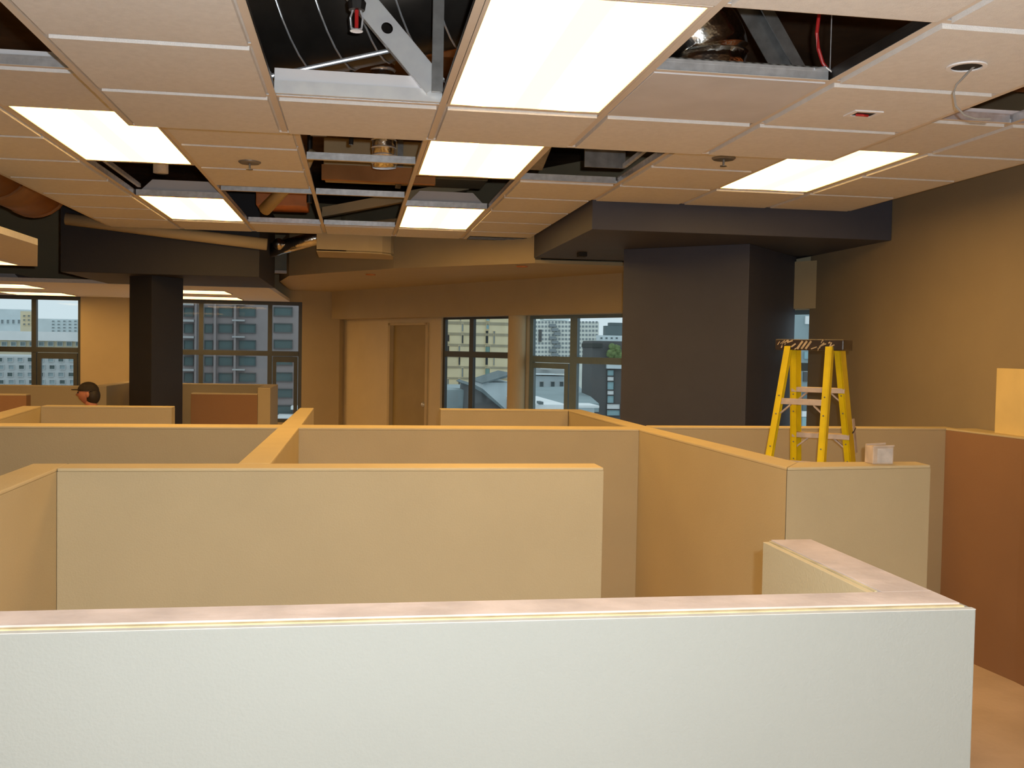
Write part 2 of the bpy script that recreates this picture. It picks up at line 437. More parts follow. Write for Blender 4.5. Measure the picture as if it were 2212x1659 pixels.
oty = {}
for i in range(1, 9):
    ya = OY[0] if i in (1, 8) else 4.33
    yb = OY[-1] if i < 6 else 6.49
    L = round(yb-ya, 3)
    if L not in oty: oty[L] = tee_mesh(L, 'y', 'main_runner')
    inst('main_tee', oty[L], ceil, (OX[i], (ya+yb)/2, CZ2))
for a, b, c, d_ in ((-2.14, -2.117, OY[0], OY[-1]), (3.357, 3.38, OY[0], 6.49), (-2.117, 1.53, OY[-1]-.003, OY[-1]+.02)):
    build('edge_trim', bx(a, b, c, d_, CZ2-.003, CZ2+.04), 'tee', ceil)
# pale gypsum edges seen along the open cells
for a, b, y, z0, z1 in ((-.30, .298, 3.665, CZ1+.052, CZ1+.095), (-2.1, -.95, 3.92, CZ2+.002, CZ2+.062), (2.16, 3.35, 3.92, CZ2+.002, CZ2+.06)):
    build('gypsum_strip', bx(a, b, y, y+.015, z0, z1), 'gyp', ceil)
build('steel_channel', bx(-.30, .298, 3.655, 3.70, CZ1+.004, CZ1+.05), 'galv_b', ceil)

# ------------------------------------------------------------------ light fixtures
def light(x0, x1, y0, y1, z, label, group='recessed ceiling lights', along='y', glint=False):
    o = thing('ceiling_light', ((x0+x1)/2, (y0+y1)/2, z), label, 'light', group)
    e = .014
    x0 += e; x1 -= e; y0 += e; y1 -= e
    m = MB(); h = .115
    vs = [(x0, y0, z+.012), (x1, y0, z+.012), (x1, y1, z+.012), (x0, y1, z+.012)]
    i = .10
    vs += [(x0+i, y0+.01, z+h), (x1-i, y0+.01, z+h), (x1-i, y1-.01, z+h), (x0+i, y1-.01, z+h)]
    m.add(vs, [[4, 5, 6, 7], [0, 1, 5, 4], [1, 2, 6, 5], [2, 3, 7, 6], [3, 0, 4, 7]])
    build('housing', m, 'fix', o)
    m = MB(); f = .012
    for a in ((x0, x1, y0, y0+f), (x0, x1, y1-f, y1), (x0, x0+f, y0+f, y1-f), (x1-f, x1, y0+f, y1-f)): m.box(*a, z-.001, z+.012)
    build('light_frame', m, 'tee', o)
    x0 += f; x1 -= f; y0 += f; y1 -= f
    if along == 'y':
        c = (x0+x1)/2; w = (x1-x0)*.075
        for a_, b_ in ((x0, c-w), (c+w, x1)):
            m = MB(); n = 6; sg = .006
            pq = [(a_+(b_-a_)*k/n, z+.004-sg*math.sin(math.pi*k/n)) for k in range(n+1)]
            vs = [(x, y0, zz) for x, zz in pq]+[(x, y1, zz) for x, zz in pq]
            m.add(vs, [[k, k+1, n+2+k, n+1+k] for k in range(n)]+[list(range(n+1)), list(range(n+1, 2*n+2)), [0, n, 2*n+1, n+1]])
            build('lens', m, 'lens', o)
        m = MB(); n = 6
        pr_ = [(c-w+2*w*k/n, z+.006-.012*math.sin(math.pi*k/n)) for k in range(n+1)]
        vs = [(x, y0+.05, zz) for x, zz in pr_]+[(x, y1-.05, zz) for x, zz in pr_]
        m.add(vs, [[k, k+1, n+2+k, n+1+k] for k in range(n)]+[list(range(n+1)), list(range(n+1, 2*n+2))])
        m.box(c-w, c+w, y0, y0+.05, z+.001, z+.007); m.box(c-w, c+w, y1-.05, y1, z+.001, z+.007)
        build('centre_basket', m, 'basket', o)
    else:
        c = (y0+y1)/2; w = (y1-y0)*.1
        build('lens', bx(x0, x1, y0, c-w, z+.001, z+.007), 'lens_f', o)
        build('lens', bx(x0, x1, c+w, y1, z+.001, z+.007), 'lens_f', o)
        build('centre_basket', bx(x0, x1, c-w, c+w, z-.005, z+.007), 'basket_f', o)
    if glint:
        c = (x0+x1)/2
        for dx in (-.02, .025):
            m = MB(); m.ball((c+dx, y0+.0, z+.06), .012, squash=(1, .5, 1)); build('glint_bead', m, 'galv', o, smooth=True)  # metal beads added to catch the flash as two glints
    return o
light(CX[2], CX[3], CY[3], CY[1], CZ1, 'large bright ceiling light overhead, nearest the white front wall, set in the lowered ceiling')
light(OX[1], OX[2], OY[6], OY[8], CZ2, 'left bright ceiling light partly hidden by the corner of the lowered ceiling')
light(OX[1], OX[2], OY[10], OY[12], CZ2, 'left bright ceiling light beyond the open cell with the grey bracket', glint=True)
light(OX[4], OX[5], OY[6], OY[8], CZ2, 'middle bright ceiling light just beyond the far edge of the lowered ceiling')
light(OX[4], OX[5], OY[10], OY[12], CZ2, 'middle bright ceiling light furthest back, before the tan bulkhead', glint=True)
light(OX[7], OX[8], OY[6], OY[8], CZ2, 'right bright ceiling light in front of the charcoal soffit, half hidden by the lowered ceiling')
G = 'far ceiling lights'
light(-2.40, -1.46, 11.6, 12.35, SL-.012, 'thin far light right of the slim charcoal column, nearer of the two', G, 'x')
light(-2.62, -1.50, 13.15, 13.9, SL-.012, 'thin far light right of the slim charcoal column, close above the window', G, 'x')
light(-4.72, -3.5, 11.3, 12.1, SL-.012, 'thin far light left of the slim charcoal column, upper one', G, 'x')
light(-4.4, -3.62, 13.1, 13.85, SL-.012, 'thin far light left of the slim charcoal column, just above the window', G, 'x')
light(-3.82, -2.62, 7.7, 8.4, SL-.012, 'far left light at the picture edge in the pale dropped ceiling', G, 'x')
# unseen fixtures added behind the photographer to brighten surfaces facing the camera
light(CX[0], CX[1], CY[9], CY[7], CZ1, 'added unseen ceiling light of the lowered ceiling behind the photographer on the left', G)
light(CX[3], CX[4], CY[9], CY[7], CZ1, 'added unseen ceiling light of the lowered ceiling behind the photographer on the right', G)

# ------------------------------------------------------------------ things above and in the ceiling
def dn(p, q, t): return Vector(p).lerp(Vector(q), t)
# spiral duct over the first open cell
p0, p1 = Vector((-.85, 4.42, Z0+1.30)), Vector((.95, 3.98, Z0+1.66))
o = thing('spiral_duct', p0, 'dark round spiral duct above the open cell left of the large light', 'duct')
m = MB(); m.tube([p0, p1], .30, 32); build('duct_wall', m, 'duct_dark', o, smooth=True)
m = MB(); ax = (p1-p0); L = ax.length; ax.normalize(); u = ax.cross(Vector((0, 0, 1))).normalized(); w = ax.cross(u)
turns = L/.15; pts = []
for k in range(int(turns*24)):
    a = 2*math.pi*k/24; pts.append(p0+ax*(.15*k/24)+(u*math.cos(a)+w*math.sin(a))*.303)
m.tube(pts, .004, 5); build('spiral_seam', m, 'galv', o)
# steel brace stud with a knock-out hole
b0, b1 = Vector((.272, 3.635, Z0+.945)), Vector((-.40, 3.78, Z0+1.74))
ax = (b1-b0).normalized(); wd = ax.cross(Vector((0, 1, 0))).normalized(); th = ax.cross(wd).normalized()
o = thing('brace_stud', b0, 'bright slanting steel stud with a round knockout hole beside the large light', 'stud')
m = MB(); Ls = (b1-b0).length; hw = .042
def plate(m, c, L0, L1, hole, r):
    n = 16; outer = []; inner = []
    for k in range(n):
        a = 2*math.pi*k/n; ca, sa = math.cos(a), math.sin(a)
        t = min(hw/max(abs(ca), 1e-6), hw/max(abs(sa), 1e-6))
        outer.append((hole+ca*t, sa*t)); inner.append((hole+ca*r*1.15, sa*r))
    for side in (0, .002):
        P2 = [b0+ax*s+wd*q+th*side for s, q in outer+inner]
        m.add(P2, [[k, (k+1) % n, n+(k+1) % n, n+k] for k in range(n)])
    m.bar(b0+ax*L0, b0+ax*(hole-hw), wd, hw, th, .001); m.bar(b0+ax*(hole+hw), b0+ax*L1, wd, hw, th, .001)
plate(m, b0, 0, Ls, .275, .02); build('stud_web', m, 'galv_b', o)
for s in (-1, 1):
    m = MB(); m.bar(b0+wd*hw*s-th*.016, b1+wd*hw*s-th*.016, wd, .001, th, .017); build('stud_flange', m, 'galv_b', o)
m = MB(); m.bar((.277, 3.62, CZ1+.03), (.277, 3.62, DECK), (1, 0, 0), .02, (0, 1, 0), .012)
tag(build('hanger_post', m, 'galv_d'), 'upright grey metal strut beside the large ceiling light at the slanting stud', 'strut')
m = MB(); m.tube([(-.34, 3.80, Z0+.985), (.18, 3.80, Z0+1.13)], .009, 10); m.tube([(.18, 3.80, Z0+1.13), (.19, 3.80, Z0+1.133)], .014, 10)
tag(build('conduit', m, 'galv'), 'thin pale conduit crossing under the spiral duct behind the slanting stud', 'pipe')
# pendent sprinkler with a red bulb
def sprinkler(x, y, z, label, drop=True):
    o = thing('sprinkler', (x, y, z), label, 'sprinkler', None)
    m = MB(); m.tube([(x, y, z+.05), (x, y, DECK)], .017, 12); m.lathe((x, y, z+.05), [(.026, -.005), (.03, .02), (.02, .035)], 12); build('drop_pipe', m, 'black', o)
    m = MB()
    for s in (-1, 1): m.tube([(x+s*.012, y, z+.048), (x+s*.02, y, z+.02), (x+s*.016, y, z-.012), (x, y, z-.02)], .0035, 6)
    m.lathe((x, y, z-.02), [(.021, -.002), (.021, .001)], 12); build('sprinkler_frame', m, 'galv', o)
    m = MB(); m.tube([(x, y, z-.012), (x, y, z+.045)], .0065, 8); build('bulb', m, 'red', o)
    return o
sprinkler(-.012, 3.28, Z0+1.035, 'sprinkler head with a red bulb hanging in front of the spiral duct')
# sprinklers with escutcheons on tiles
for x, y, lab in ((-.585, 5.59, 'flush sprinkler with a round escutcheon on the tile beside the left light'), (1.834, 4.86, 'sprinkler on the tile just past the lowered ceiling, left of the right light')):
    o = thing('ceiling_sprinkler', (x, y, CZ2-.06), lab, 'sprinkler')
    m = MB(); m.lathe((x, y, CZ2-.022), [(.052, 0), (.06, .006), (.06, .011)], 24); build('escutcheon', m, 'galv_d', o)
    m = MB(); m.lathe((x, y, CZ2-.055), [(.018, 0), (.018, .004), (.006, .006), (.006, .033)], 12); build('deflector', m, 'galv_d', o)
# foil duct boot, diffuser and its perforated side
o = thing('air_diffuser', ((CX[3]+CX[4])/2, (CY[1]+CY[2])/2, CZ1), 'square grey perforated return panel right of the large light', 'diffuser')
m = MB(); m.box(CX[3]+.014, CX[4]-.014, CY[2]+.014, CY[1]-.014, CZ1-.004, CZ1+.01); build('face_panel', m, mat('perforated_face', (.66, .68, .75), .6, var=.05, vscale=5), o)
m = MB(); m.box(CX[3]+.02, CX[4]-.02, CY[2]+.015, CY[1]-.02, CZ1+.011, CZ1+.05)
perf = bpy.data.materials.new('perforated_steel'); perf.use_nodes = True
nt = perf.node_tree; b = nt.nodes['Principled BSDF']; b.inputs['Metallic'].default_value = .7; b.inputs['Roughness'].default_value = .45
wv = nt.nodes.new('ShaderNodeTexWave'); wv.inputs['Scale'].default_value = 22; wv.bands_direction = 'DIAGONAL'
tc = nt.nodes.new('ShaderNodeTexCoord'); nt.links.new(tc.outputs['Object'], wv.inputs['Vector'])
rp = nt.nodes.new('ShaderNodeValToRGB'); rp.color_ramp.elements[0].color = (.1, .09, .08, 1); rp.color_ramp.elements[1].color = (.36, .36, .34, 1)
nt.links.new(wv.outputs['Fac'], rp.inputs['Fac']); nt.links.new(rp.outputs['Color'], b.inputs['Base Color'])
build('plenum_box', m, perf, o)
o = thing('foil_duct', (1.2, 3.36, CZ1+.05), 'shiny foil duct elbow bulging above the grey return panel', 'duct')
m = MB(); m.lathe((1.2, 3.36, CZ1+.05), [(.13, 0), (.135, .03), (.128, .06), (.135, .09)], 24); build('duct_collar', m, 'foil', o, smooth=True)
m = MB(); pts = []
for k in range(13):
    a = math.pi/2*k/12; pts.append((1.2-.16+.16*math.cos(a), 3.36, CZ1+.14+.12*math.sin(a)))
pts += [(.95, 3.40, CZ1+.27), (.6, 3.5, CZ1+.32)]
m.tube(pts, .14, 24); build('duct_elbow', m, 'foil', o, smooth=True)
# beam brace, red cable, wire, clip in the same cell
m = MB(); q0, q1 = Vector((1.74, 3.68, Z0+1.03)), Vector((1.38, 3.60, Z0+1.50))
m.bar(q0, q1, (1, 0, .8), .022, (0, 1, 0), .004); m.bar(q0+Vector((-.05, .03, -.01)), q1+Vector((-.05, .03, -.01)), (1, 0, .8), .04, (0, 1, 0), .002, 0)
tag(build('angle_brace', m, 'galv_d'), 'dull grey angle brace slanting up behind the foil duct elbow', 'brace')
m = MB(); m.tube([(1.52, 3.1, DECK), (1.50, 3.1, Z0+1.3), (1.485, 3.1, Z0+1.12), (1.478, 3.1, Z0+1.05), (1.485, 3.1, Z0+1.0), (1.502, 3.1, Z0+.955), (1.525, 3.095, Z0+.925)], .006, 8)
tag(build('red_cable', m, 'red'), 'red cable curving down in the open cell right of the foil duct', 'cable')
m = MB(); m.tube([(1.523, 3.09, CZ1+.038), (1.525, 3.09, DECK)], .0018, 6)
tag(build('hanger_wire', m, 'galv'), 'thin hanger wire beside the red cable', 'wire')
m = MB(); m.tube([(1.46, 3.07, CZ1+.035), (1.50, 3.075, CZ1+.045), (1.52, 3.07, CZ1+.03), (1.545, 3.07, CZ1+.042)], .004, 6)
tag(build('wire_clip', m, 'galv'), 'small bright bent clip at the grid corner under the red cable', 'clip')
# hole with a dangling wire, and the box with red leads
o = thing('ceiling_cutout', (1.813, 2.787, CZ1-.018), 'round cut hole with a grey ring in a tile of the lowered ceiling', 'hole')
m = MB(); n = 24; vs = []; fs = []
for r, z in ((.045, -.0125), (.058, -.0125), (.058, -.017), (.045, -.017)): vs += [(1.813+r*math.cos(2*math.pi*k/n), 2.787+r*math.sin(2*math.pi*k/n), CZ1+z) for k in range(n)]
for i in range(4):
    for k in range(n): fs.append([i*n+k, i*n+(k+1) % n, ((i+1) % 4)*n+(k+1) % n, ((i+1) % 4)*n+k])
m.add(vs, fs); build('ring', m, 'gyp', o)
m = MB(); m.lathe((1.813, 2.787, CZ1-.0128), [(.046, 0), (.046, .001)], 24); build('hole_cavity', m, 'dark', o)
m = MB(); m.tube([(1.84, 2.79, CZ1-.01), (1.822, 2.795, CZ1-.03), (1.79, 2.80, CZ1-.065), (1.781, 2.80, CZ1-.09), (1.79, 2.80, CZ1-.13), (1.82, 2.80, CZ1-.156), (1.86, 2.80, CZ1-.165), (1.905, 2.80, CZ1-.163)], .0035, 8)
tag(build('dangling_cable', m, 'cable'), 'grey cable dangling in a hook shape out of the round tile hole', 'cable')
o = thing('ceiling_box', (1.814, 3.408, CZ1-.016), 'small rectangular ceiling box with red leads in a tile of the lowered ceiling', 'box')
m = MB()
for a in ((-.055, .055, -.045, -.028), (-.055, .055, .028, .045), (-.055, -.038, -.028, .028), (.038, .055, -.028, .028)): m.box(1.814+a[0], 1.814+a[1], 3.408+a[2], 3.408+a[3], CZ1-.016, CZ1-.0115)
build('box_rim', m, 'gyp', o)
build('box_cavity', bx(1.776, 1.852, 3.38, 3.436, CZ1-.0135, CZ1-.0115), 'dark', o)
m = MB(); m.tube([(1.785, 3.41, CZ1-.017), (1.81, 3.40, CZ1-.02), (1.835, 3.415, CZ1-.017)], .005, 6); build('red_lead', m, 'red', o)
# slot diffuser before the soffit, small box under the soffit, recessed sprinkler caps
o = thing('slot_diffuser', (1.25, 8.93, CZ2-.016), 'dark slot air vent at the far edge of the ceiling beside the charcoal soffit', 'vent')
build('slot', bx(.98, 1.50, 8.78, 9.02, CZ2-.016, CZ2-.0115), 'dark', o)
m = MB()
for k in range(3): m.box(.98, 1.50, 8.80+.07*k, 8.81+.07*k, CZ2-.02, CZ2-.016)
build('slot_blade', m, 'galv_d', o)
tag(build('junction_box', bx(1.80, 1.87, 8.02, 8.10, SZ-.035, SZ-.001), 'dark'), 'small dark box under the charcoal soffit left of the column', 'box')
for x, y, lab in ((1.5, 9.06, 'flat dark red sprinkler cap under the tan bulkhead near the charcoal soffit'), (.14, 10.68, 'faint sprinkler cap under the left part of the tan bulkhead')):
    m = MB(); m.lathe((x, y, UZ-.012), [(.05, 0), (.055, .01)], 20); tag(build('flush_sprinkler', m, 'orange'), lab, 'sprinkler')

# clutter above the open cells of the main ceiling
o = thing('flex_duct', (.15, 5.9, CZ2+.045), 'shiny flexible duct dropping above the middle open cells', 'duct')
m = MB()
pts = [(.12, 5.92, DECK), (.13, 5.91, CZ2+.6), (.14, 5.9, CZ2+.3), (.15, 5.9, CZ2+.045)]
m.tube(pts, .07, 20); build('duct_wall', m, 'foil', o, smooth=True)
m = MB()
for k in range(14): m.lathe((.147-.001*k, 5.9, CZ2+.06+.045*k), [(.068, 0), (.075, .008), (.068, .016)], 20)
build('duct_ribs', m, 'galv', o)
m = MB(); m.box(-.80, -.40, 8.12, 8.5, CZ2+.10, CZ2+.5); tag(build('duct_box', m, 'orange', bev=.01), 'orange brown box above the open cell right of the far left light', 'duct')
m = MB(); m.tube([(-.36, 7.6, CZ2+.06), (-.36, 7.6, DECK)], .02, 10); tag(build('drain_pipe', m, 'black'), 'black upright pipe in the open cell beside the orange brown box', 'pipe')
m = MB(); m.tube([(-.72, 8.0, CZ2+.05), (-.4, 7.55, CZ2+.3), (-.33, 7.4, CZ2+.4)], .05, 14, r1=.03); tag(build('pipe_elbow', m, 'tan_cap', smooth=True), 'pale wrapped pipe sloping beside the black upright pipe', 'pipe')
m = MB(); m.bar((-.30, 8.6, CZ2+.12), (.9, 8.2, CZ2+.34), (0, 0, 1), .04, (0, 1, 0), .05); tag(build('wood_joist', m, 'tan'), 'tan timber crossing above the last middle open cell', 'timber')
m = MB(); m.bar((-.25, 7.0, CZ2+.19), (.5, 6.6, CZ2+.12), (0, 0, 1), .05, (0, 1, 0), .03); tag(build('steel_beam', m, 'brown'), 'brown beam above the middle open cells behind the flexible duct', 'beam')
o = thing('service_duct', (0, 7.6, CZ2+.2), 'tan rectangular duct above the middle open cells behind the brown beam', 'duct')
build('duct_wall', bx(-.25, .95, 7.35, 7.75, CZ2+.24, CZ2+.5), 'tan', o, bev=.008)
build('duct_flange', bx(.28, .32, 7.33, 7.77, CZ2+.22, CZ2+.52), 'galv_d', o)
m = MB(); m.tube([(-.9, 6.2, CZ2+.3), (1.0, 6.0, CZ2+.34)], .04, 14); m.tube([(-.5, 6.158, CZ2+.3), (-.5, 6.158, DECK)], .006, 6); m.tube([(.6, 6.04, CZ2+.33), (.6, 6.04, DECK)], .006, 6); tag(build('sprinkler_main', m, 'brown', smooth=True), 'brown pipe crossing above the middle open cells', 'pipe')
m = MB(); m.bar((-.9, 4.95, CZ2+.5), (.9, 4.85, CZ2+.5), (0, 1, 0), .1, (0, 0, 1), .06); tag(build('deck_joist', m, 'brown'), 'brown deck joist high above the nearest middle open cell', 'joist')
m = MB(); m.box(-.24, -.16, 5.08, 5.13, CZ2+.05, DECK); tag(build('hanger_strap', m, 'galv_d'), 'grey strap at the near left of the middle open cells', 'strap')
m = MB(); m.tube([(-.04, 5.3, CZ2+.05), (-.04, 5.3, DECK)], .012, 8); tag(build('hanger_rod', m, 'black'), 'black hanger rod left of the shiny flexible duct', 'rod')
m = MB(); m.tube([(-1.19, 6.35, CZ2+.03), (-1.19, 6.35, DECK)], .045, 14); tag(build('duct_drop', m, 'galv', smooth=True), 'grey metal drop tube above the open cell between the two left lights', 'duct')
m = MB(); m.box(-1.48, -1.46, 5.95, 7.1, CZ2+.05, CZ2+.075); tag(build('grid_rail', m, 'galv'), 'bright steel rail along the open cell between the two left lights', 'rail')
# sheet metal plenum over the open cell near the right light
o = thing('sheet_metal_boot', (1.23, 5.2, CZ2+.05), 'open sheet metal duct boot in the dark cell right of the middle light', 'duct')
m = MB(); m.bar((1.0, 5.75, CZ2+.05), (1.0, 4.7, CZ2+.35), (1, 0, 0), .06, (0, .3, 1), .006); build('side_plate', m, 'galv_d', o)
m = MB(); m.box(1.28, 1.52, 5.60, 5.615, CZ2+.05, CZ2+.3); build('back_plate', m, 'galv_d', o)
m = MB(); m.bar((1.5, 5.55, CZ2+.055), (1.52, 4.9, CZ2+.09), (1, 0, 0), .01, (0, 0, 1), .012); build('corner_clip', m, 'galv', o)
tag(build('timber_panel', bx(2.2, 3.6, 2.2, 4.4, CZ2+.28, CZ2+.31), 'orange'), 'reddish brown panel above the open cell at the right picture edge', 'panel')
# brown ducts beyond the left edge of the ceiling
o = thing('wrapped_duct', (-2.75, 7, Z0+1.06), 'long brown wrapped duct beyond the left edge of the main ceiling', 'duct')
for k in range(4):
    m = MB(); m.tube([(-2.72, 5.0+k, Z0+1.33), (-2.72, 5.97+k, Z0+1.33)], .28, 24); build('duct_section', m, 'brown', o, smooth=True)
    m = MB(); m.tube([(-2.72, 5.97+k, Z0+1.33), (-2.72, 6.0+k, Z0+1.33)], .295, 24); build('flange', m, 'brown', o)
m = MB(); m.tube([(-3.3, 5.4, Z0+.95), (-2.3, 6.6, Z0+.97)], .035, 12); tag(build('cross_pipe', m, 'galv', smooth=True), 'pale pipe passing under the brown wrapped duct at the left', 'pipe')
m = MB(); m.tube([(-.95, 10.4, Z0+.93), (-.3, 9.95, Z0+1.08)], .07, 16); m.ball((-.78, 10.2, Z0+1.0), .06)
tag(build('round_duct', m, 'foil', smooth=True), 'pale round duct end between the dark far soffit and the tan curved fascia', 'duct')
m = MB(); m.tube([(-2.5, 9.143, Z0+1.055), (-1.6, 9.143, Z0+.965), (-.80, 9.143, Z0+.89)], .052, 16); tag(build('tube_duct', m, 'tan', smooth=True), 'tan tube sloping along the front of the dark far soffit', 'duct')
o = thing('wall_grille', at(604, 564, 11.6), 'small grey green grille panel beside the dark far soffit', 'grille')
a, b = at(588, 540, 11.6), at(622, 585, 11.6)
build('grille_plate', bx(a.x, b.x, 11.6, 11.65, b.z, a.z), mat('grille_grey', (.22, .23, .19), .6), o)
build('bottom_lip', bx(a.x, b.x, 11.58, 11.66, b.z-.03, b.z), 'fix', o)

# ================================================================== low partitions
PT = Z0-.43
G = 'low cubicle partitions'
def low_wall(poly, label, top=PT, mt='tan'):
    x = sum(p[0] for p in poly)/len(poly); y = sum(p[1] for p in poly)/len(poly)
    o = thing('low_wall', (x, y, 0), label, 'low wall', G)
    m = MB(); m.prism(poly, 0, top-.012); build('wall_body', m, mt, o)
    m = MB(); m.prism(poly, top-.012, top); build('lit_wall_cap', m, 'tan_cap', o, bev=.004)  # same paint as the body, overhead light put into its lighter colour
    return o
# front wall, flash whitening put into its grey colour, with open wooden top plate
o = thing('front_wall', (-.7, 1.6, 0), 'flash-whitened low wall in front with an exposed wood top plate and short return', 'low wall', G)
build('drywall_sheet', bx(-2.6, 1.056, 1.544, 1.557, 0, PT-.004), 'whitened_wall', o, bev=.0015, label='big flash-whitened front sheet')
build('stud_core', bx(-2.6, 1.043, 1.568, 1.655, 0, PT-.004), 'wood', o)
build('ply_strip', bx(-2.6, 1.043, 1.5572, 1.5675, 0, PT), 'ply', o)
build('top_plate', bx(-2.6, 1.041, 1.5677, 1.652, PT-.004, PT+.003), 'wood', o, bev=.001, label='bare pinkish wood top plate')
build('drywall_sheet', bx(-2.6, .925, 1.6552, 1.668, 0, PT-.004), 'tan', o)
build('paper_edge', bx(-2.6, 1.056, 1.544, 1.557, PT-.004, PT-.0025), 'gyp_w', o)
build('return_core', bx(.945, 1.043, 1.6555, 2.14, 0, PT-.004), 'wood', o)
build('return_plate', bx(.944, 1.041, 1.6525, 2.139, PT-.004, PT+.003), 'wood', o, bev=.001)
build('ply_strip', bx(.939, .944, 1.67, 2.14, 0, PT), 'ply', o)
build('drywall_sheet', bx(.925, .9385, 1.669, 2.14, 0, PT-.002), 'tan', o, bev=.001)
build('drywall_sheet', bx(1.0435, 1.056, 1.5575, 2.14, 0, PT-.004), 'whitened_wall', o)
low_wall([(-.99, 3.525), (.90, 3.525), (.90, 3.66), (-.99, 3.66)], 'wide beige low wall right behind the white front wall, ending in a free edge')
low_wall([(-1.108, 2.0), (-.992, 2.0), (-.992, 3.66), (-1.108, 3.66)], 'beige low wall arm coming forward at the left picture edge')
low_wall([(-.415, 3.665), (-.301, 3.665), (-.29, 5.25), (-.395, 5.25)], 'beige low wall running away from the camera behind the wide wall, near stretch')
low_wall([(-.393, 5.446), (-.287, 5.446), (-.282, 6.9), (-.375, 6.9)], 'far stretch of the receding beige low wall, ending before the yellow lit wall')
low_wall([(-6, 5.25), (1.535, 5.25), (1.535, 5.445), (-6, 5.445)], 'long beige low wall across the middle of the room')
low_wall([(1.61, 3.525), (1.735, 3.70), (1.655, 5.25), (1.605, 6.99), (1.488, 6.99), (1.536, 5.25)], 'orange lit low wall slanting away to the right, from the ladder to the far windows')
low_wall([(1.612, 3.524), (2.245, 3.60), (2.255, 3.72), (1.738, 3.704)], 'beige low wall end with a small carton on top, in front of the ladder')
low_wall([(1.66, 5.417), (3.56, 5.452), (3.56, 5.57), (1.66, 5.54)], 'beige low wall behind the ladder, before the charcoal column')
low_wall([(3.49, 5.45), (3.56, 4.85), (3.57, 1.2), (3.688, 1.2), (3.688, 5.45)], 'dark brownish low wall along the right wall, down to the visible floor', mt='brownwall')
low_wall([(.584, 6.87), (1.487, 6.87), (1.487, 6.99), (.584, 6.99)], 'small beige low wall right below the far windows')
low_wall([(-2.03, 6.87), (-1.21, 6.87), (-1.21, 6.99), (-2.03, 6.99)], 'beige low wall in front of the slim charcoal column')
low_wall([(-2.03, 6.868), (-2.14, 6.868), (-2.02, 5.6), (-1.90, 5.6)], 'short low wall arm coming forward left of the slim charcoal column')
low_wall([(-2.3, 10.8), (-.83, 10.8), (-.83, 10.95), (-2.3, 10.95)], 'far low wall under the apartment view window')
low_wall([(-.95, 10.0), (-.83, 10.0), (-.83, 10.798), (-.95, 10.798)], 'far right end arm of the low walls under the apartment view window')
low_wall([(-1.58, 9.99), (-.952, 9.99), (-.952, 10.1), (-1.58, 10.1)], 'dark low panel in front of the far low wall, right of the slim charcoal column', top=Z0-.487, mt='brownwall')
low_wall([(-6.5, 10.1), (-2.5, 9.95), (-2.5, 10.07), (-6.5, 10.22)], 'far left low wall under the bright city window')
low_wall([(-2.50, 10.072), (-2.38, 10.072), (-2.33, 11.5), (-2.45, 11.5)], 'far left low wall arm receding beside the slim charcoal column')
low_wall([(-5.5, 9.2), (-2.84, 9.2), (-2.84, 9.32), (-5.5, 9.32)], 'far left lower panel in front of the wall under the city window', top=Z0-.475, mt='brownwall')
o = build('lit_board', bx(3.60, 3.645, 3.9, 5.15, PT, Z0-.062), 'lit_board', bev=.002)  # flat panel for a lit opening, its glow put into the colour
tag(o, 'yellow panel painted in place of a lit opening, above the brownish low wall at the right', 'lit_board')

# carton on the wall end
o = thing('carton', (2.06, 3.665, PT), 'small pale crumpled carton standing on the low wall end near the ladder', 'box')
m = MB(); m.box(2.016, 2.104, 3.63, 3.695, PT, PT+.07); ob = build('carton_body', m, 'carton', o, bev=.004)
m = MB(); m.box(2.034, 2.098, 3.6285, 3.6298, PT+.006, PT+.062); build('front_label', m, 'carton_f', o)
m = MB(); m.bar((2.016, 3.632, PT+.07), (2.104, 3.630, PT+.073), (0, 1, 0), .004, (0, 0, 1), .003); build('top_flap', m, 'carton', o)
m = MB(); m.bar((2.018, 3.69, PT+.071), (2.102, 3.692, PT+.076), (0, 1, 0), .004, (0, 0, 1), .004); build('top_flap', m, 'carton', o)

# ------------------------------------------------------------------ stepladder
o = thing('stepladder', (2.25, 4.7, 0), 'yellow fibreglass stepladder with a paint splattered black top, by the right wall', 'ladder')
u = Vector((.69, -.72, 0)).normalized(); v = Vector((.72, .69, 0)).normalized()
TOPZ = Z0+.018
RT = {'A': ((2.146, 4.75), (1.735, 4.45)), 'C': ((2.312, 4.58), (2.08, 4.28)), 'B': ((2.236, 4.86), (2.415, 5.12)), 'D': ((2.422, 4.69), (2.78, 4.93))}
def rp_(k, z):
    a, b = RT[k]; t = 1-z/TOPZ; return Vector((a[0]+(b[0]-a[0])*t, a[1]+(b[1]-a[1])*t, z))
def rail(k, fl, web, sgn):
    a, b = rp_(k, TOPZ+.02), rp_(k, .02)
    m = MB()
    m.bar(a, b, u, .003, v, web/2)
    for q in (-1, 1): m.bar(a+v*q*(web/2-.003)+u*sgn*fl/2, b+v*q*(web/2-.003)+u*sgn*fl/2, u, fl/2, v, .003)
    r_ = build('rail', m, 'yellow', o)
    m = MB(); c = rp_(k, .02); m.bar(c+Vector((0, 0, .03)), c-Vector((0, 0, .02)), u, .025, v, web/2+.008); build('foot', m, 'black', o)
    for z in (Z0-.21, Z0-.30, Z0-.46, Z0-.55):
        c = rp_(k, z)-v*(web/2+.002)+u*sgn*fl*.5
        m = MB(); m.ball(tuple(c), .004); build('rivet', m, 'galv_d', r_)
rail('A', .028, .034, 1); rail('C', .03, .034, -1); rail('B', .03, .072, 1); rail('D', .03, .072, -1)
